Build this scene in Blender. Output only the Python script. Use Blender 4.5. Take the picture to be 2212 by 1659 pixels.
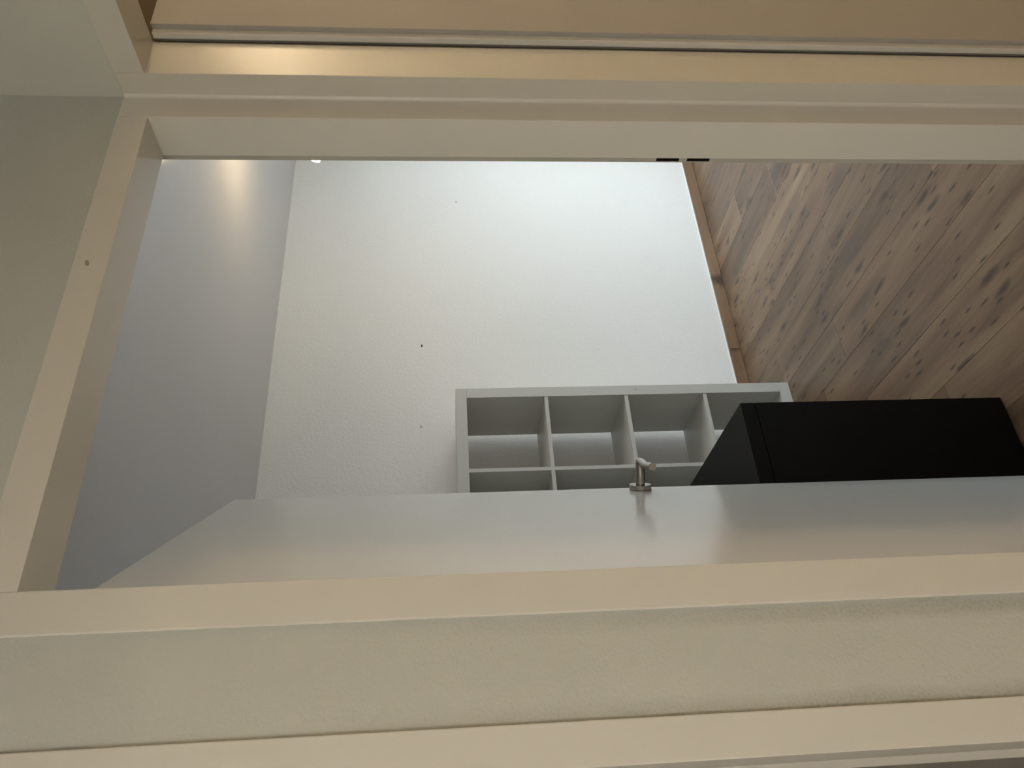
import bpy, bmesh, math, random
from mathutils import Vector, Matrix

# ------------------------------------------------------------------ camera
for o in list(bpy.data.objects):
    bpy.data.objects.remove(o)
scene = bpy.context.scene
COL = scene.collection

CAM = Vector((-1.1725, -0.9234, 1.5347))
FWD = Vector((0.5254, 0.8466, -0.0854)).normalized()
UPV = Vector((0.0611, 0.0625, 0.9962))
RGT = FWD.cross(UPV).normalized()
UPV = RGT.cross(FWD).normalized()
cd = bpy.data.cameras.new('camera')
cam = bpy.data.objects.new('camera', cd)
COL.objects.link(cam)
# the phone was held on its side: picture right = down in the room, picture up = right in the room
ax, ay, az = -UPV, RGT, -FWD
cam.matrix_world = Matrix(((ax.x, ay.x, az.x, CAM.x), (ax.y, ay.y, az.y, CAM.y),
                           (ax.z, ay.z, az.z, CAM.z), (0, 0, 0, 1)))
cd.sensor_fit = 'HORIZONTAL'
cd.sensor_width = 36.0
cd.lens = 36.0 * 1690.56 / 2212.0
cd.clip_start = 0.02
scene.camera = cam

# ------------------------------------------------------------------ sky, exposure
world = bpy.data.worlds.new('overcast_sky')
scene.world = world
world.use_nodes = True
bg = world.node_tree.nodes['Background']
# standard overcast sky: three times brighter at the zenith than at the horizon
_wn = world.node_tree
_tc = _wn.nodes.new('ShaderNodeTexCoord')
_sx = _wn.nodes.new('ShaderNodeSeparateXYZ')
_mr = _wn.nodes.new('ShaderNodeMapRange')
_mr.inputs['From Min'].default_value = 0.0
_mr.inputs['From Max'].default_value = 1.0
_mr.inputs['To Min'].default_value = 1.0 / 3.0
_mr.inputs['To Max'].default_value = 1.0
_mu = _wn.nodes.new('ShaderNodeMath')
_mu.operation = 'MULTIPLY'
_mu.inputs[1].default_value = 5.0      # zenith strength
_wn.links.new(_tc.outputs['Generated'], _sx.inputs['Vector'])
_wn.links.new(_sx.outputs['Z'], _mr.inputs['Value'])
_wn.links.new(_mr.outputs['Result'], _mu.inputs[0])
_wn.links.new(_mu.outputs['Value'], bg.inputs['Strength'])
bg.inputs['Color'].default_value = (0.77, 0.885, 1.0, 1)
vs = scene.view_settings
vs.view_transform = 'Standard'
vs.look = 'None'
vs.gamma = 1.0
vs.use_curve_mapping = False
vs.exposure = 1.6

# window of the study (used by wall, window and sky portal)
WX, WY0, WY1, WZ0, WZ1 = 2.90, 0.15, 1.85, 0.06, 2.08
pl = bpy.data.lights.new('window_sky_portal', 'AREA')
pl.shape = 'RECTANGLE'
pl.size = WZ1 - WZ0
pl.size_y = WY1 - WY0
pl.cycles.is_portal = True
po = bpy.data.objects.new('window_sky_portal', pl)
COL.objects.link(po)
po.location = (WX + 0.09, (WY0 + WY1) / 2, (WZ0 + WZ1) / 2)
po.rotation_euler = (0, math.radians(90), 0)   # -Z looks to -X

# ------------------------------------------------------------------ dimensions (metres)
A_, W_, HH, HT = 0.0516, 0.8158, 2.029, 2.0782     # post width, opening width, opening height, frame top
XL = -A_ - W_                                       # left inner edge of the study door frame
CL = 0.0511
XC1 = XL - CL - 0.1202                              # frame of the left neighbour door starts
XC0 = -1.086
FD, RB = 0.0852, 0.021                              # frame depth to the rebate, rebate depth
RS = 0.013                                          # rebate step
BP = 0.0468                                         # post width of the right neighbour door
FAR = 2.3628                                        # far wall of the study
CEI = 2.3844
HX0, HY0 = -2.60, -2.10                             # outer limits of the hall
LWX = -0.93                                         # left wall face of the study

# ------------------------------------------------------------------ material helpers
def mat(name):
    m = bpy.data.materials.new(name)
    m.use_nodes = True
    nt = m.node_tree
    return m, nt, nt.nodes['Principled BSDF']

def N(nt, kind, **kw):
    n = nt.nodes.new(kind)
    for k, v in kw.items():
        if k in n.inputs:
            n.inputs[k].default_value = v
        else:
            setattr(n, k, v)
    return n

def L(nt, a, ao, b, bi):
    nt.links.new(a.outputs[ao], b.inputs[bi])

def ramp(nt, stops):
    r = nt.nodes.new('ShaderNodeValToRGB')
    el = r.color_ramp.elements
    while len(el) > 1:
        el.remove(el[-1])
    el[0].position, el[0].color = stops[0]
    for p, c in stops[1:]:
        e = el.new(p)
        e.color = c
    return r

def paint(name, col, rough, bump=0.0, scale=300.0, var=0.03, vscale=3.0, detail=3.0, coat=0.0):
    m, nt, b = mat(name)
    tc = N(nt, 'ShaderNodeTexCoord')
    n1 = N(nt, 'ShaderNodeTexNoise', Scale=vscale, Detail=4.0)
    L(nt, tc, 'Object', n1, 'Vector')
    lo = tuple(c * (1 - var) for c in col) + (1,)
    hi = tuple(min(1, c * (1 + var)) for c in col) + (1,)
    r = ramp(nt, [(0.3, lo), (0.7, hi)])
    L(nt, n1, 'Fac', r, 'Fac')
    L(nt, r, 'Color', b, 'Base Color')
    b.inputs['Roughness'].default_value = rough
    if coat:
        b.inputs['Coat Weight'].default_value = coat
        b.inputs['Coat Roughness'].default_value = rough
    if bump:
        n2 = N(nt, 'ShaderNodeTexNoise', Scale=scale, Detail=detail)
        L(nt, tc, 'Object', n2, 'Vector')
        bp = N(nt, 'ShaderNodeBump', Strength=bump, Distance=0.002)
        L(nt, n2, 'Fac', bp, 'Height')
        L(nt, bp, 'Normal', b, 'Normal')
    return m

M = {}
M['frame'] = paint('satin_cream_paint', (0.71, 0.685, 0.605), 0.36, 0.03, 60.0, 0.015)
M['rebate'] = paint('shade_toned_rebate_paint', (0.50, 0.475, 0.41), 0.45)  # frame paint made darker, the shade of the step is in its colour
M['frame2'] = paint('dimmed_cream_paint', (0.61, 0.588, 0.51), 0.31, 0.03, 60.0, 0.015)  # same cream paint, its colour lowered to imitate dimmer light on this frame
M['door'] = paint('satin_white_door_paint', (0.64, 0.615, 0.565), 0.18, 0.02, 120.0, 0.01)
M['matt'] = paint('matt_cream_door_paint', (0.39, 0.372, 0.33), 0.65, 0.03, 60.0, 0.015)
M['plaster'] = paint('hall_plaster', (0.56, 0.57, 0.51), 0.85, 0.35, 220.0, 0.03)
M['stucco'] = paint('white_stucco', (0.92, 0.885, 0.85), 0.80, 1.0, 75.0, 0.012, 2.0, 4.0)
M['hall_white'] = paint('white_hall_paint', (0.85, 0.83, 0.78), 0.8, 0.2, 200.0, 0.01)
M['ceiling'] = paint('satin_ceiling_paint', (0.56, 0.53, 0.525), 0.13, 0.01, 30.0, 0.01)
M['board'] = paint('white_shelf_laminate', (0.72, 0.70, 0.655), 0.40, 0.0, 1, 0.01)
M['black'] = paint('black_laminate', (0.0016, 0.0017, 0.0015), 0.42, 0.0, 1, 0.1)
M['black'].node_tree.nodes['Principled BSDF'].inputs['Specular IOR Level'].default_value = 0.25
M['black_top'] = M['black']
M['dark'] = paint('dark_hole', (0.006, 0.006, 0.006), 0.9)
M['grey_filler'] = paint('grey_filler', (0.55, 0.53, 0.50), 0.9)
M['mark'] = paint('dirt_mark', (0.16, 0.14, 0.11), 0.9)
M['chip'] = paint('scuffed_paint', (0.33, 0.31, 0.25), 0.6)
M['brown'] = paint('gap_shade_brown', (0.10, 0.065, 0.03), 0.8)  # dark colour stands in for the shade above the open right door
M['ground'] = paint('grey_green_ground', (0.20, 0.195, 0.185), 0.9, 0, 1, 0.3, 0.5)
M['slab'] = paint('dark_underlay', (0.05, 0.04, 0.03), 0.9)
M['white_pvc'] = paint('white_window_frame', (0.82, 0.82, 0.82), 0.35)

def stained_plaster():
    m = paint('stained_hall_plaster', (0.56, 0.57, 0.51), 0.85, 0.35, 220.0, 0.03)
    nt = m.node_tree
    b = nt.nodes['Principled BSDF']
    src = b.inputs['Base Color'].links[0].from_socket
    tc = N(nt, 'ShaderNodeTexCoord')
    sx = N(nt, 'ShaderNodeSeparateXYZ')
    L(nt, tc, 'Object', sx, 'Vector')
    nz = N(nt, 'ShaderNodeTexNoise', Scale=9.0, Detail=5.0, Roughness=0.65)
    L(nt, tc, 'Object', nz, 'Vector')
    fine = N(nt, 'ShaderNodeTexNoise', Scale=260.0, Detail=2.0)
    L(nt, tc, 'Object', fine, 'Vector')
    def band(xc, w, z0, z1, amt):
        # dirt that clings to the plaster in an upright streak around x = xc
        d = N(nt, 'ShaderNodeMath', operation='SUBTRACT'); d.inputs[1].default_value = xc
        L(nt, sx, 'X', d, 0)
        a = N(nt, 'ShaderNodeMath', operation='ABSOLUTE'); L(nt, d, 'Value', a, 0)
        j = N(nt, 'ShaderNodeMath', operation='MULTIPLY_ADD')
        j.inputs[1].default_value = -1.3 * w
        L(nt, nz, 'Fac', j, 0); L(nt, a, 'Value', j, 2)
        r = N(nt, 'ShaderNodeMapRange')
        r.inputs['From Min'].default_value = w * 0.55; r.inputs['From Max'].default_value = -w * 0.35
        L(nt, j, 'Value', r, 'Value')
        rz = N(nt, 'ShaderNodeMapRange')
        rz.inputs['From Min'].default_value = z1; rz.inputs['From Max'].default_value = z0
        L(nt, sx, 'Z', rz, 'Value')
        m1 = N(nt, 'ShaderNodeMath', operation='MULTIPLY'); L(nt, r, 'Result', m1, 0); L(nt, rz, 'Result', m1, 1)
        m2 = N(nt, 'ShaderNodeMath', operation='MULTIPLY'); L(nt, m1, 'Value', m2, 0); L(nt, fine, 'Fac', m2, 1)
        m3 = N(nt, 'ShaderNodeMath', operation='MULTIPLY'); m3.inputs[1].default_value = amt; L(nt, m2, 'Value', m3, 0)
        return m3
    col = src
    for args in ((XC1 + 0.002, 0.016, 1.0, 1.75, 0.75), (XL - CL - 0.012, 0.012, 0.9, 1.65, 0.7)):
        f = band(*args)
        mx = N(nt, 'ShaderNodeMix', data_type='RGBA')
        L(nt, f, 'Value', mx, 'Factor')
        nt.links.new(col, mx.inputs['A'])
        mx.inputs['B'].default_value = (0.27, 0.26, 0.20, 1)
        col = mx.outputs['Result']
    nt.links.new(col, b.inputs['Base Color'])
    return m
M['plaster_stained'] = stained_plaster()

def steel():
    m, nt, b = mat('brushed_steel')
    b.inputs['Metallic'].default_value = 1.0
    b.inputs['Base Color'].default_value = (0.40, 0.385, 0.36, 1)
    tc = N(nt, 'ShaderNodeTexCoord')
    mp = N(nt, 'ShaderNodeMapping')
    mp.inputs['Scale'].default_value = (40, 900, 900)
    n = N(nt, 'ShaderNodeTexNoise', Scale=1.0, Detail=2.0)
    L(nt, tc, 'Object', mp, 'Vector')
    L(nt, mp, 'Vector', n, 'Vector')
    r = ramp(nt, [(0.3, (0.17,) * 3 + (1,)), (0.7, (0.27,) * 3 + (1,))])
    L(nt, n, 'Fac', r, 'Fac')
    L(nt, r, 'Color', b, 'Roughness')
    return m
M['steel'] = steel()

def wood(name, dark, mid, light, knots=True, rough=0.42, axis='Y', tone=0.16):
    """long grain along `axis`, per-object tone and offset, dark knots"""
    m, nt, b = mat(name)
    tc = N(nt, 'ShaderNodeTexCoord')
    oi = N(nt, 'ShaderNodeObjectInfo')
    sc = N(nt, 'ShaderNodeVectorMath', operation='SCALE')
    sc.inputs[0].default_value = (37.0, 53.0, 11.0)
    L(nt, oi, 'Random', sc, 'Scale')
    add = N(nt, 'ShaderNodeVectorMath', operation='ADD')
    L(nt, tc, 'Object', add, 0)
    L(nt, sc, 'Vector', add, 1)
    def mapped(s):
        mp = N(nt, 'ShaderNodeMapping')
        mp.inputs['Scale'].default_value = s if axis == 'Y' else (s[1], s[0], s[2])
        L(nt, add, 'Vector', mp, 'Vector')
        return mp
    # broad figure
    n1 = N(nt, 'ShaderNodeTexNoise', Scale=1.0, Detail=5.0, Roughness=0.55, Distortion=0.4)
    L(nt, mapped((11, 1.2, 8)), 'Vector', n1, 'Vector')
    # fine grain
    n2 = N(nt, 'ShaderNodeTexNoise', Scale=1.0, Detail=4.0, Roughness=0.6)
    L(nt, mapped((160, 5, 60)), 'Vector', n2, 'Vector')
    r1 = ramp(nt, [(0.30, dark), (0.52, mid), (0.72, light)])
    L(nt, n1, 'Fac', r1, 'Fac')
    r2 = ramp(nt, [(0.30, (0.80, 0.79, 0.78, 1)), (0.60, (1, 1, 1, 1))])
    L(nt, n2, 'Fac', r2, 'Fac')
    mx = N(nt, 'ShaderNodeMix', data_type='RGBA', blend_type='MULTIPLY')
    mx.inputs['Factor'].default_value = 0.8
    nt.links.new(r1.outputs['Color'], mx.inputs['A'])
    nt.links.new(r2.outputs['Color'], mx.inputs['B'])
    # tone of the single board
    mr = N(nt, 'ShaderNodeMapRange')
    mr.inputs['To Min'].default_value = 1 - tone
    mr.inputs['To Max'].default_value = 1 + tone
    L(nt, oi, 'Random', mr, 'Value')
    vm = N(nt, 'ShaderNodeVectorMath', operation='SCALE')
    nt.links.new(mx.outputs['Result'], vm.inputs[0])
    L(nt, mr, 'Result', vm, 'Scale')
    out = vm.outputs['Vector']
    if knots:
        for s, lo, hi, col, f in (((12.0, 3.6, 3.0), 0.05, 0.20, (0.050, 0.031, 0.020, 1), 0.85),
                                  ((30.0, 7.0, 5.0), 0.06, 0.18, (0.045, 0.027, 0.017, 1), 0.85),
                                  ((5.5, 1.8, 2.0), 0.04, 0.26, (0.085, 0.062, 0.048, 1), 0.60)):
            dn = N(nt, 'ShaderNodeTexNoise', Scale=14.0, Detail=2.0)
            L(nt, add, 'Vector', dn, 'Vector')
            dv = N(nt, 'ShaderNodeVectorMath', operation='SCALE')
            dv.inputs['Scale'].default_value = 0.30
            L(nt, dn, 'Color', dv, 0)
            ad2 = N(nt, 'ShaderNodeVectorMath', operation='ADD')
            L(nt, mapped(s), 'Vector', ad2, 0)
            L(nt, dv, 'Vector', ad2, 1)
            vo = N(nt, 'ShaderNodeTexVoronoi', voronoi_dimensions='2D', feature='F1')
            vo.inputs['Scale'].default_value = 1.0
            L(nt, ad2, 'Vector', vo, 'Vector')
            rk = ramp(nt, [(lo, (1, 1, 1, 1)), (hi, (0, 0, 0, 1))])
            L(nt, vo, 'Distance', rk, 'Fac')
            # keep only some of the cells
            sp = N(nt, 'ShaderNodeSeparateColor')
            L(nt, vo, 'Color', sp, 'Color')
            gt = N(nt, 'ShaderNodeMath', operation='GREATER_THAN')
            gt.inputs[1].default_value = 0.62
            L(nt, sp, 'Red', gt, 0)
            mu = N(nt, 'ShaderNodeMath', operation='MULTIPLY')
            L(nt, rk, 'Color', mu, 0)
            L(nt, gt, 'Value', mu, 1)
            mf = N(nt, 'ShaderNodeMath', operation='MULTIPLY')
            mf.inputs[1].default_value = f
            L(nt, mu, 'Value', mf, 0)
            mk = N(nt, 'ShaderNodeMix', data_type='RGBA')
            L(nt, mf, 'Value', mk, 'Factor')
            nt.links.new(out, mk.inputs['A'])
            mk.inputs['B'].default_value = col
            out = mk.outputs['Result']
    nt.links.new(out, b.inputs['Base Color'])
    b.inputs['Roughness'].default_value = rough
    bp = N(nt, 'ShaderNodeBump', Strength=0.12, Distance=0.001)
    L(nt, n2, 'Fac', bp, 'Height')
    L(nt, bp, 'Normal', b, 'Normal')
    return m

M['plank'] = wood('knotty_oak_laminate', (0.126, 0.071, 0.039, 1), (0.212, 0.130, 0.075, 1), (0.295, 0.200, 0.118, 1), rough=0.36, tone=0.20)
M['plank'].node_tree.nodes['Principled BSDF'].inputs['Specular IOR Level'].default_value = 0.42
M['base'] = wood('oak_skirting', (0.20, 0.108, 0.056, 1), (0.25, 0.145, 0.080, 1), (0.30, 0.185, 0.108, 1), True, 0.4, 'X', 0.05)

def glow(name, col, strength):
    m, nt, b = mat(name)
    b.inputs['Base Color'].default_value = (0.9, 0.88, 0.8, 1)
    b.inputs['Emission Color'].default_value = col + (1,)
    b.inputs['Emission Strength'].default_value = strength
    return m
M['lamp_study'] = glow('lit_opal_glass', (1.0, 0.80, 0.47), 5.2)
M['lamp_next'] = glow('lit_opal_glass_next_room', (1.0, 0.77, 0.47), 21.0)
M['lamp_hall'] = glow('lit_opal_glass_hall', (1.0, 0.95, 0.87), 16.0)

def pane():
    m, nt, b = mat('window_glass')
    nt.nodes.remove(b)
    out = nt.nodes['Material Output']
    tr = N(nt, 'ShaderNodeBsdfTransparent')
    tr.inputs['Color'].default_value = (0.93, 0.96, 0.95, 1)
    gl = N(nt, 'ShaderNodeBsdfGlossy', Roughness=0.02)
    mx = N(nt, 'ShaderNodeMixShader')
    mx.inputs[0].default_value = 0.07
    L(nt, tr, 'BSDF', mx, 1)
    L(nt, gl, 'BSDF', mx, 2)
    L(nt, mx, 'Shader', out, 'Surface')
    return m
M['glass'] = pane()

# ------------------------------------------------------------------ mesh helpers
def tag(o, label=None, cat=None, group=None, kind=None):
    if label: o['label'] = label
    if cat: o['category'] = cat
    if group: o['group'] = group
    if kind: o['kind'] = kind
    return o

def empty(name, loc, rz=0.0):
    o = bpy.data.objects.new(name, None)
    COL.objects.link(o)
    o.empty_display_size = 0.1
    o.location = loc
    o.rotation_euler = (0, 0, rz)
    return o

def add_box(bm, x0, x1, y0, y1, z0, z1):
    vs = [bm.verts.new(c) for c in ((x0, y0, z0), (x1, y0, z0), (x1, y1, z0), (x0, y1, z0),
                                    (x0, y0, z1), (x1, y0, z1), (x1, y1, z1), (x0, y1, z1))]
    for f in ((0, 3, 2, 1), (4, 5, 6, 7), (0, 1, 5, 4), (1, 2, 6, 5), (2, 3, 7, 6), (3, 0, 4, 7)):
        bm.faces.new([vs[i] for i in f])

def add_prism(bm, pts, z0, z1):
    """closed plan outline (counter-clockwise) extruded in z"""
    a = [bm.verts.new((x, y, z0)) for x, y in pts]
    b = [bm.verts.new((x, y, z1)) for x, y in pts]
    n = len(pts)
    bm.faces.new(list(reversed(a)))
    bm.faces.new(b)
    for i in range(n):
        bm.faces.new((a[i], a[(i + 1) % n], b[(i + 1) % n], b[i]))

def add_lathe(bm, prof, seg=48, axis='Z', origin=(0, 0, 0)):
    """profile of (radius, height) pairs turned about an axis; r=0 ends close"""
    rings = []
    def pos(r, h, a):
        c, s = r * math.cos(a), r * math.sin(a)
        v = {'Z': (c, s, h), 'Y': (c, h, -s), 'X': (h, c, s)}[axis]
        return tuple(v[i] + origin[i] for i in range(3))
    for r, h in prof:
        if r < 1e-6:
            rings.append([bm.verts.new(pos(0, h, 0))])
        else:
            rings.append([bm.verts.new(pos(r, h, 2 * math.pi * k / seg)) for k in range(seg)])
    for p, q in zip(rings, rings[1:]):
        for k in range(seg):
            k2 = (k + 1) % seg
            if len(p) == 1 and len(q) == 1:
                continue
            if len(p) == 1:
                bm.faces.new((p[0], q[k2], q[k]))
            elif len(q) == 1:
                bm.faces.new((p[k], p[k2], q[0]))
            else:
                bm.faces.new((p[k], p[k2], q[k2], q[k]))

def add_tube(bm, path, rad, seg=28):
    """round bar through the points, closed ends with a small chamfer"""
    pts = [Vector(p) for p in path]
    n = len(pts)
    rings = []
    up = Vector((0, 0, 1))
    ends = []
    full = []
    for i in range(n):
        t = (pts[min(i + 1, n - 1)] - pts[max(i - 1, 0)]).normalized()
        full.append((pts[i], t, rad))
    t0, t1 = full[0][1], full[-1][1]
    full = [(pts[0] - t0 * 0.0, t0, rad * 0.90), (pts[0] + t0 * 0.0008, t0, rad)] + full[1:-1] + \
           [(pts[-1] - t1 * 0.0008, t1, rad), (pts[-1], t1, rad * 0.90)]
    for p, t, r in full:
        s = t.cross(up).normalized()
        u = s.cross(t).normalized()
        rings.append([bm.verts.new(p + (s * math.cos(a) + u * math.sin(a)) * r)
                      for a in (2 * math.pi * k / seg for k in range(seg))])
    for p, q in zip(rings, rings[1:]):
        for k in range(seg):
            bm.faces.new((p[k], p[(k + 1) % seg], q[(k + 1) % seg], q[k]))
    bm.faces.new(list(reversed(rings[0])))
    bm.faces.new(rings[-1])

def obj(name, bm, m, parent=None, bevel=0.0, smooth=False):
    bmesh.ops.recalc_face_normals(bm, faces=bm.faces)
    if bevel:
        bmesh.ops.bevel(bm, geom=list(bm.edges), offset=bevel, segments=2, affect='EDGES', profile=0.6)
    me = bpy.data.meshes.new(name)
    bm.to_mesh(me)
    bm.free()
    me.materials.append(m)
    if smooth:
        me.polygons.foreach_set('use_smooth', [True] * len(me.polygons))
        me.set_sharp_from_angle(angle=math.radians(35))
    o = bpy.data.objects.new(name, me)
    COL.objects.link(o)
    if parent:
        o.parent = parent
    return o

def boxes(name, lst, m, parent=None, bevel=0.0, off=(0, 0, 0)):
    bm = bmesh.new()
    for b in lst:
        add_box(bm, b[0] - off[0], b[1] - off[0], b[2] - off[1], b[3] - off[1], b[4] - off[2], b[5] - off[2])
    return obj(name, bm, m, parent, bevel)

def struct(o, label, cat):
    return tag(o, label, cat, kind='structure')

# ------------------------------------------------------------------ shell of the flat
T = 2.45     # walls end just above the ceiling
G = 0.004    # plaster sits a little behind the frames
YW = FD + RB # room side of the dividing wall
XR = WX      # right outer wall face
# wall between hall and study / room on the left / room on the right
struct(boxes('wall_front', [
    (XL - CL, YW, G, YW, HT, T),
    (XC1, XL - CL, G, YW, 0, T),
    (XC0 - 0.86, XC1, G, YW, HT, T),
    (HX0, XC0 - 0.86, G, YW, 0, T)], M['plaster_stained']),
    'rough off-white plastered hall wall around the open study door', 'wall')
struct(boxes('wall_dividing', [(YW, XR, 0.012, YW, 0, T)], M['stucco']),
       'white wall that carries on from the hall corner behind the right door', 'wall')
struct(boxes('wall_side', [(0.1065, XR - 0.8, 0.0, 0.011, 0, CEI)], M['brown']),
       'wall coloured dark brown for the shade behind the door standing open at the upper edge', 'wall')
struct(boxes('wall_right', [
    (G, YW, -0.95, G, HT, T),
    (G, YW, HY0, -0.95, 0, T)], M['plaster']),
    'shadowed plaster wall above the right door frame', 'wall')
struct(boxes('wall_back', [(HX0 - 0.1, XR, HY0 - 0.1, HY0, 0, T)], M['hall_white']), 'plastered wall at the back of the hall', 'wall')
struct(boxes('wall_left', [(HX0 - 0.1, HX0, HY0 - 0.1, FAR + 0.1, 0, T)], M['hall_white']), 'plastered wall at the left end of the hall', 'wall')
struct(boxes('wall_study_left', [(LWX - 0.10, LWX, YW, FAR, 0, T)], M['stucco']), 'white side wall of the study behind the black cabinet', 'wall')
struct(boxes('wall_far', [(HX0, XR + 0.1, FAR, FAR + 0.12, 0, T)], M['stucco']),
       'bright white stucco wall behind the shelf unit', 'wall')
struct(boxes('wall_window', [
    (XR, XR + 0.12, HY0 - 0.1, WY0, 0, T), (XR, XR + 0.12, WY1, FAR, 0, T),
    (XR, XR + 0.12, WY0, WY1, 0, WZ0), (XR, XR + 0.12, WY0, WY1, WZ1, T)], M['stucco']),
    'white outer wall of the study with the window', 'wall')
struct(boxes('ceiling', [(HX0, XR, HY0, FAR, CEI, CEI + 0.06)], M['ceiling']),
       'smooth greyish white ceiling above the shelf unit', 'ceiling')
struct(boxes('ground', [(-30, 60, -40, 40, -3.2, -3.0)], M['ground']), 'ground outside below the window', 'ground')

# ---- floor of single planks
fl = empty('floor', (0, 0, 0))
struct(fl, 'brown knotty oak laminate floor in long planks', 'floor')
boxes('underlay', [(HX0, XR, HY0, FAR, -0.04, -0.0095)], M['slab'], fl)
rnd = random.Random(11)
PW, PL = 0.1955, 1.285
k0 = math.floor((HX0 - 0.011) / PW)
for k in range(k0, int((XR - 0.011) / PW) + 1):
    xa, xb = max(0.011 + k * PW, HX0), min(0.011 + (k + 1) * PW, XR)
    if xb - xa < 0.01:
        continue
    off = {2: 1.485, 3: 0.72, 4: 0.05 + PL, 5: 0.60, 6: 1.02, 7: 0.30, 1: 0.42, 0: 0.15}.get(k, rnd.uniform(0, PL))
    y = off - PL * 4
    while y < FAR:
        ya, yb = max(y, HY0), min(y + PL, FAR)
        y += PL
        if yb - ya < 0.02:
            continue
        bm = bmesh.new()
        g = 0.0003
        add_box(bm, g, xb - xa - g, g, yb - ya - g, -0.0095, 0.0)
        top = [e for e in bm.edges if all(v.co.z > -0.001 for v in e.verts)]
        bmesh.ops.bevel(bm, geom=top, offset=0.0006, segments=1, affect='EDGES')
        o = obj('plank', bm, M['plank'], fl)
        o.location = (xa, ya, 0)

# ---- skirting board on the far wall: two lengths with a joint
bb = empty('baseboard_far', (1.052, FAR, 0))
struct(bb, 'narrow orange-brown wooden skirting board along the white wall', 'baseboard')
for x0, x1 in ((LWX, 1.0515), (1.0525, XR)):
    bm = bmesh.new()
    add_box(bm, x0 - 1.052, x1 - 1.052, -0.012, 0.0, 0.001, 0.060)
    obj('skirting_length', bm, M['base'], bb, 0.001)
boxes('caulk_line', [(0.62 - 1.052, XR - 1.052, -0.004, 0.0, 0.060, 0.0635)], M['stucco'], bb)

# ---- window of the study
wn = empty('window_1', (XR + 0.05, (WY0 + WY1) / 2, WZ0))
struct(wn, 'white framed study window letting in daylight', 'window')
hw, hz = (WY1 - WY0) / 2, WZ1 - WZ0
for a, b, c, d in ((-hw, hw, 0, 0.06), (-hw, hw, hz - 0.06, hz), (-hw, -hw + 0.06, 0.06, hz - 0.06),
                   (hw - 0.06, hw, 0.06, hz - 0.06), (-0.035, 0.035, 0.06, hz - 0.06)):
    boxes('frame_bar', [(-0.03, 0.03, a, b, c, d)], M['white_pvc'], wn)
for a, b in ((-hw + 0.06, -0.035), (0.035, hw - 0.06)):
    boxes('pane', [(-0.003, 0.003, a, b, 0.06, hz - 0.06)], M['glass'], wn)
boxes('window_sill', [(-0.17, -0.031, -hw, hw, -0.02, -0.001)], M['white_pvc'], wn)

# ------------------------------------------------------------------ door frames
BV = 0.0016
def post(name, x0, x1, side, parent, off, head=HH):
    """upright of a frame in the front wall; side=+1: opening lies on the smaller-x side"""
    bm = bmesh.new()
    if side > 0:
        pts = [(x0, 0), (x1, 0), (x1, YW), (x0 + RS, YW), (x0 + RS, FD), (x0, FD)]
    else:
        pts = [(x0, 0), (x1, 0), (x1, FD), (x1 - RS, FD), (x1 - RS, YW), (x0, YW)]
    add_prism(bm, [(a - off[0], b - off[1]) for a, b in pts], 0, HT)
    return obj(name, bm, M['frame'], parent, BV)

def head(name, x0, x1, parent, off):
    bm = bmesh.new()
    add_box(bm, x0 - off[0], x1 - off[0], -off[1], FD - off[1], HH, HT)
    o = obj(name, bm, M['frame'], parent, 0.0008)
    boxes('head_rebate', [(x0, x1, FD, YW, HH + RS, HT)], M['frame'], parent, 0, (off[0], off[1], 0))
    return o

# study frame
OA = (XL, 0.0, 0.0)
fa = empty('trim_1', OA)
struct(fa, 'cream painted frame around the open study doorway', 'door frame')
post('frame_post', XL - CL, XL, -1, fa, OA)
# right post: the rebate is pierced by two latch holes
zs = [(1.019, 1.064), (1.079, 1.124)]
bm = bmesh.new()
add_box(bm, -A_ - OA[0], 0 - OA[0], 0, FD, 0, HT)
obj('frame_post', bm, M['frame'], fa, BV)
x0, x1 = -A_ + RS - OA[0], 0 - OA[0]
y0, y1 = FD, YW
bm = bmesh.new()
for z0, z1 in ((0, zs[0][0]), (zs[0][1], zs[1][0]), (zs[1][1], HT)):
    add_box(bm, x0, x1, y0, y1, z0, z1)
for z0, z1 in zs:
    add_box(bm, x0 + 0.02, x1, y0, y1, z0, z1)
    add_box(bm, x0, x0 + 0.02, y1 - 0.0022, y1, z0, z1)
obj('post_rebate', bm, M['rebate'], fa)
for i, (z0, z1) in enumerate(zs):
    # black lining of the latch pocket
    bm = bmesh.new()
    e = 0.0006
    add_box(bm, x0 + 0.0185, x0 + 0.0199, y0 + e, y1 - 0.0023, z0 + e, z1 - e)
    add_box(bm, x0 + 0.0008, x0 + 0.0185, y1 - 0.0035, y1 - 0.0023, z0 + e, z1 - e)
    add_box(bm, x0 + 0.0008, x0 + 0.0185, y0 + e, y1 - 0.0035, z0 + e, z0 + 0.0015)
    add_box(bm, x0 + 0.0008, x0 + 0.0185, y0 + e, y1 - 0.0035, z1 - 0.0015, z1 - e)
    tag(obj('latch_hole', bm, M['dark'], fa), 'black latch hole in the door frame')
head('frame_head', XL, -A_, fa, OA)
# caulk in the corner where the two frames meet
bm = bmesh.new()
r = 0.006
add_prism(bm, [(-OA[0], 0), (-r - OA[0], 0)] +
          [(-r - OA[0] + r * math.sin(t), -r + r * math.cos(t)) for t in (0.3, 0.6, 0.9, 1.2)] +
          [(-OA[0], -r)], 0, HT - 0.002)
obj('caulk_bead', bm, M['frame'], fa)
# small blemish on the lintel
bm = bmesh.new()
add_lathe(bm, [(0, 0.0012), (0.002, 0.0009), (0.0032, 0)], 12, 'Y')
for v in bm.verts:
    v.co.y = -v.co.y
    v.co.x *= 1.6
    v.co.x += v.co.z * 0.8
o = obj('paint_chip', bm, M['chip'], fa)
o.location = (-0.375 - XL, 0, 2.058)

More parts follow.
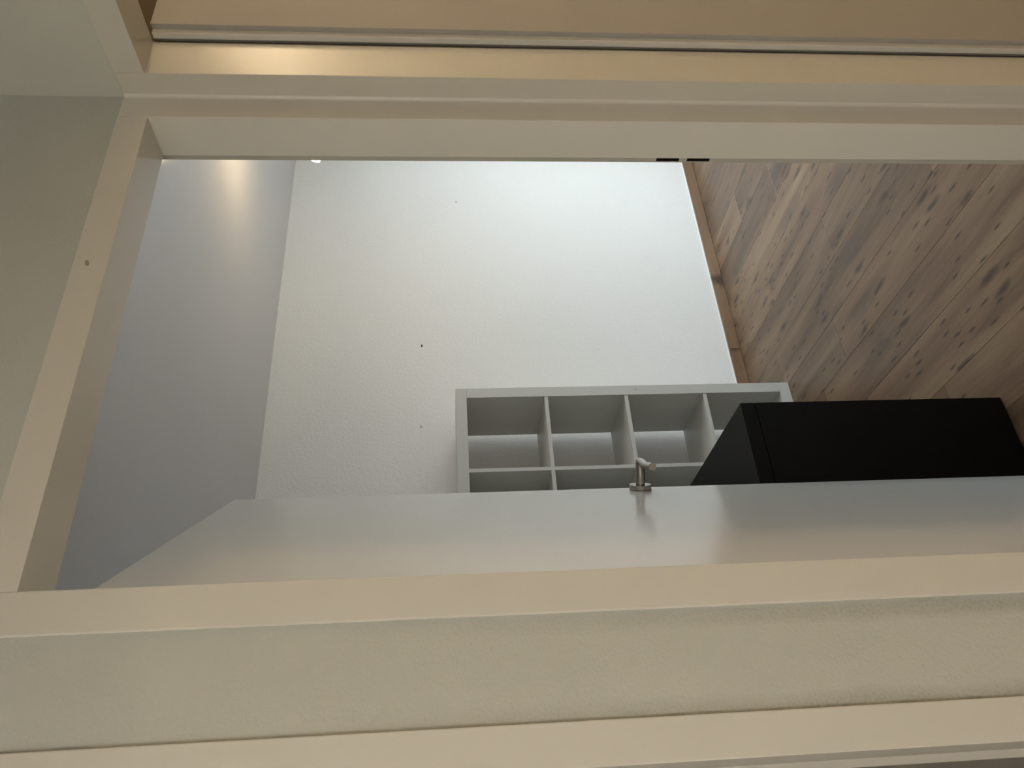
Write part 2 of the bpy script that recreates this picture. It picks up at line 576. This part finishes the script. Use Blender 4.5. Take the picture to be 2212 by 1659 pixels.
# frame of the door on the right (in the wall x = 0)
OB = (0.0, -BP, 0.0)
fb = empty('trim_2', OB)
struct(fb, 'cream painted frame of the neighbouring door in the corner', 'door frame')
BO = 0.84
bm = bmesh.new()
add_prism(bm, [(0, 0), (FD, 0), (FD, RS), (YW, RS), (YW, BP), (0, BP)], 0, HT)
obj('frame_post', bm, M['frame2'], fb, BV)
bm = bmesh.new()
add_prism(bm, [(0, -BO - CL), (YW, -BO - CL), (YW, -BO - RS), (FD, -BO - RS), (FD, -BO), (0, -BO)], 0, HT)
obj('frame_post', bm, M['frame2'], fb, BV)
boxes('frame_head', [(0, FD, -BO, 0, HH, HT)], M['frame2'], fb, 0.0008)
boxes('head_rebate', [(FD, YW, -BO - RS, RS, HH + RS, HT)], M['frame2'], fb)

# frame of the door on the left (front wall)
OC = (XC0, 0.0, 0.0)
fc = empty('trim_3', OC)
struct(fc, 'cream painted frame of the door cut off by the lower edge', 'door frame')
post('frame_post', XC0, XC1, +1, fc, OC)
post('frame_post', XC0 - 0.86, XC0 - 0.8086, -1, fc, OC)
head('frame_head', XC0 - 0.8086, XC0, fc, OC)

# ------------------------------------------------------------------ study door, ajar
ANG = math.radians(56.7585)
HXX, HYY, DW, DH = XL + 0.0079, 0.1137, 0.8451, 2.0347
d1 = empty('door_1', (HXX, HYY, 0), ANG)
struct(d1, 'plain white door standing half open into the study', 'door')
bm = bmesh.new()
add_box(bm, 0, DW, 0, 0.026, 0.008, DH)
add_box(bm, -0.0, DW + 0.012, 0.0262, 0.040, 0.008, DH + 0.012)
obj('door_leaf', bm, M['door'], d1, 0.0012)
HS, HZ, HO = 0.815, 1.0685, 0.067
def lever():
    bm = bmesh.new()
    ctl = [(HS + 0.012, -HO), (HS, -HO - 0.0010), (HS - 0.016, -HO - 0.0012), (HS - 0.034, -HO + 0.0010),
           (HS - 0.052, -HO + 0.0018), (HS - 0.080, -HO), (HS - 0.116, -HO - 0.0022)]
    path = []
    for i in range(len(ctl) - 1):
        p0 = ctl[max(i - 1, 0)]; p1 = ctl[i]; p2 = ctl[i + 1]; p3 = ctl[min(i + 2, len(ctl) - 1)]
        for j in range(5):
            t = j / 5
            q = [0.5 * ((2 * p1[c]) + (-p0[c] + p2[c]) * t + (2 * p0[c] - 5 * p1[c] + 4 * p2[c] - p3[c]) * t * t +
                        (-p0[c] + 3 * p1[c] - 3 * p2[c] + p3[c]) * t ** 3) for c in (0, 1)]
            path.append((q[0], q[1], HZ))
    path.append((ctl[-1][0], ctl[-1][1], HZ))
    add_tube(bm, path, 0.0088)
    return bm
hd = obj('door_handle', lever(), M['steel'], d1, 0, True)
tag(hd, 'brushed steel lever handle')
bm = bmesh.new()
add_lathe(bm, [(0, -0.0005), (0.0260, -0.0005), (0.0267, -0.001), (0.0267, -0.0112), (0.0259, -0.0122), (0, -0.0122)], 56, 'Y', (HS, 0, HZ))
obj('rose', bm, M['steel'], hd, 0, True)
bm = bmesh.new()
add_lathe(bm, [(0, -0.009), (0.0112, -0.009), (0.0112, -HO + 0.004), (0.009, -HO - 0.002), (0, -HO - 0.002)], 36, 'Y', (HS, 0, HZ))
obj('neck', bm, M['steel'], hd, 0, True)

# door on the right, standing open into the next room (rebated leaf seen from its hinge edge)
d2 = empty('door_2', (0.095, -0.0465, 0))
struct(d2, 'white rebated door standing wide open along the upper edge', 'door')
bm = bmesh.new()
add_box(bm, 0.012, 0.80, -0.0205, 0.014, 0.008, 2.032)
obj('door_leaf', bm, M['matt'], d2, 0.0012)
bm = bmesh.new()
add_box(bm, 0.0, 0.0119, -0.0115, 0.0, 0.008, 2.030)
obj('rebate_lip', bm, M['frame'], d2, 0.001)

# door on the left, folded back into the dark room behind the lower edge
d3 = empty('door_3', (XC0 + 0.004, 0.225, 0))
struct(d3, 'white door edge inside the frame at the lower right corner', 'door')
bm = bmesh.new()
add_box(bm, 0.0, 0.030, 0.0, 0.80, 0.008, 2.032)
obj('door_leaf', bm, M['door'], d3, 0.0012)
bm = bmesh.new()
add_box(bm, -0.003, 0.012, -0.010, -0.0002, 0.008, 2.030)
obj('rebate_lip', bm, M['frame'], d3, 0.001)

# ------------------------------------------------------------------ cube shelf unit (4 x 4)
SX1, SF, SHT, SDP = 0.606, FAR - 0.39, 1.49, 0.348
SX0 = SX1 - 1.49
su = empty('shelf_unit', ((SX0 + SX1) / 2, SF, 0))
tag(su, 'empty white cube shelf unit with open back against the white wall', 'shelf')
so = (su.location.x, SF, 0)
TO, TI = 0.047, 0.016
CW = (1.49 - 2 * TO - 3 * TI) / 4
CH = (SHT - 2 * TO - 3 * TI) / 4
def sb(name, x0, x1, z0, z1, inset=0.0, bev=0.0007):
    return boxes(name, [(x0, x1, SF + inset, SF + SDP, z0, z1)], M['board'], su, bev, so)
sb('top_board', SX0, SX1, SHT - TO, SHT)
sb('bottom_board', SX0, SX1, 0, TO)
sb('side_panel', SX0, SX0 + TO, TO + 0.0004, SHT - TO - 0.0004)
sp_ = sb('side_panel', SX1 - TO, SX1, TO + 0.0004, SHT - TO - 0.0004)
for i in range(1, 4):
    x = SX0 + TO + i * CW + (i - 1) * TI
    sb('divider', x, x + TI, TO + 0.0003, SHT - TO - 0.0003, 0.002)
for c in range(4):
    xa = SX0 + TO + c * (CW + TI)
    for j in range(1, 4):
        z = TO + j * CH + (j - 1) * TI
        sb('shelf_board', xa + 0.0003, xa + CW - 0.0003, z, z + TI, 0.002)
bm = bmesh.new()
add_box(bm, SX1 - 0.021 - so[0], SX1 - 0.019 - so[0], -0.0006, 0.0001, 0.692, 0.704)
obj('scratch', bm, M['mark'], sp_)

# ------------------------------------------------------------------ black cabinet behind the door
KX0, KX1, KY0, KY1, KZ = LWX + 0.004, -0.148, 0.846, 1.45, 0.745
kc = empty('black_cabinet', ((KX0 + KX1) / 2, KY0, 0))
tag(kc, 'low matt black cabinet standing behind the half open door', 'cabinet')
ko = (kc.location.x, KY0, 0)
boxes('top_panel', [(KX0, KX1, KY0, KY1, KZ - 0.040, KZ)], M['black'], kc, 0.001, ko)
boxes('side_panel', [(KX0, KX0 + 0.018, KY0 + 0.019, KY1, 0, KZ - 0.0402)], M['black'], kc, 0.0006, ko)
boxes('side_panel', [(KX1 - 0.018, KX1, KY0 + 0.019, KY1, 0, KZ - 0.0402)], M['black'], kc, 0.0006, ko)
boxes('back_panel', [(KX0 + 0.018, KX1 - 0.018, KY1 - 0.008, KY1, 0.01, KZ - 0.0402)], M['black'], kc, 0, ko)
boxes('bottom_panel', [(KX0 + 0.018, KX1 - 0.018, KY0 + 0.02, KY1 - 0.0082, 0.05, 0.068)], M['black'], kc, 0, ko)
boxes('front_panel', [(KX0, KX1, KY0, KY0 + 0.018, 0.004, KZ - 0.0415)], M['black'], kc, 0.0008, ko)

# ------------------------------------------------------------------ plug holes in the far wall
def wall_disc(name, x, z, rx, rz, m, label, cat):
    bm = bmesh.new()
    add_lathe(bm, [(0, -0.0012), (0.8, -0.0012), (1.0, 0.0)], 16, 'Y')
    for v in bm.verts:
        v.co.x *= rx
        v.co.z *= rz
    o = obj(name, bm, m)
    o.location = (x, FAR, z)
    tag(o, label, cat)
wall_disc('wall_plug', 2.11, 1.451, 0.004, 0.003, M['dark'], 'tiny black screw plug high on the right of the white wall', 'wall plug')
wall_disc('wall_plug', 1.105, 1.648, 0.0085, 0.0036, M['dark'], 'small black screw plug in the middle of the white wall', 'wall plug')
wall_disc('filled_plug_hole', 0.637, 1.651, 0.008, 0.006, M['grey_filler'], 'greyish filled plug hole above the corner of the shelf unit', 'filled hole')

# ------------------------------------------------------------------ lamps
def dome_lamp(name, x, y, zrim, r, m, label):
    t = empty(name, (x, y, CEI))
    tag(t, label, 'lamp')
    zr = zrim - CEI
    bm = bmesh.new()
    add_lathe(bm, [(0, 0), (0.05, 0), (0.05, -0.02), (0.012, -0.03), (0, -0.03)], 32)
    obj('ceiling_rose', bm, M['white_pvc'], t, 0, True)
    bm = bmesh.new()
    add_lathe(bm, [(0, -0.03), (0.008, -0.03), (0.008, zr + 0.6 * r), (0, zr + 0.6 * r)], 16)
    obj('rod', bm, M['steel'], t, 0, True)
    bm = bmesh.new()
    prof = [(0, zr + 0.55 * r)]
    for i in range(1, 13):
        a = i / 12 * math.pi / 2
        prof.append((r * math.sin(a), zr + 0.55 * r * math.cos(a)))
    prof += [(r, zr - 0.006), (r * 0.95, zr - 0.008), (0, zr - 0.008)]
    add_lathe(bm, prof, 48)
    obj('glass_shade', bm, m, t, 0, True)
    return t
dome_lamp('ceiling_lamp', 1.453, 1.311, 2.046, 0.12, M['lamp_study'], 'lit pale yellow lamp just peeping past the door frame')
dome_lamp('ceiling_lamp', 2.40, -1.47, 2.28, 0.20, M['lamp_next'], 'lit warm lamp in the next room, glinting on the right frame')
dome_lamp('ceiling_lamp', -2.2, -1.17, 2.0, 0.16, M['lamp_hall'], 'lit warm hall lamp behind the viewer')
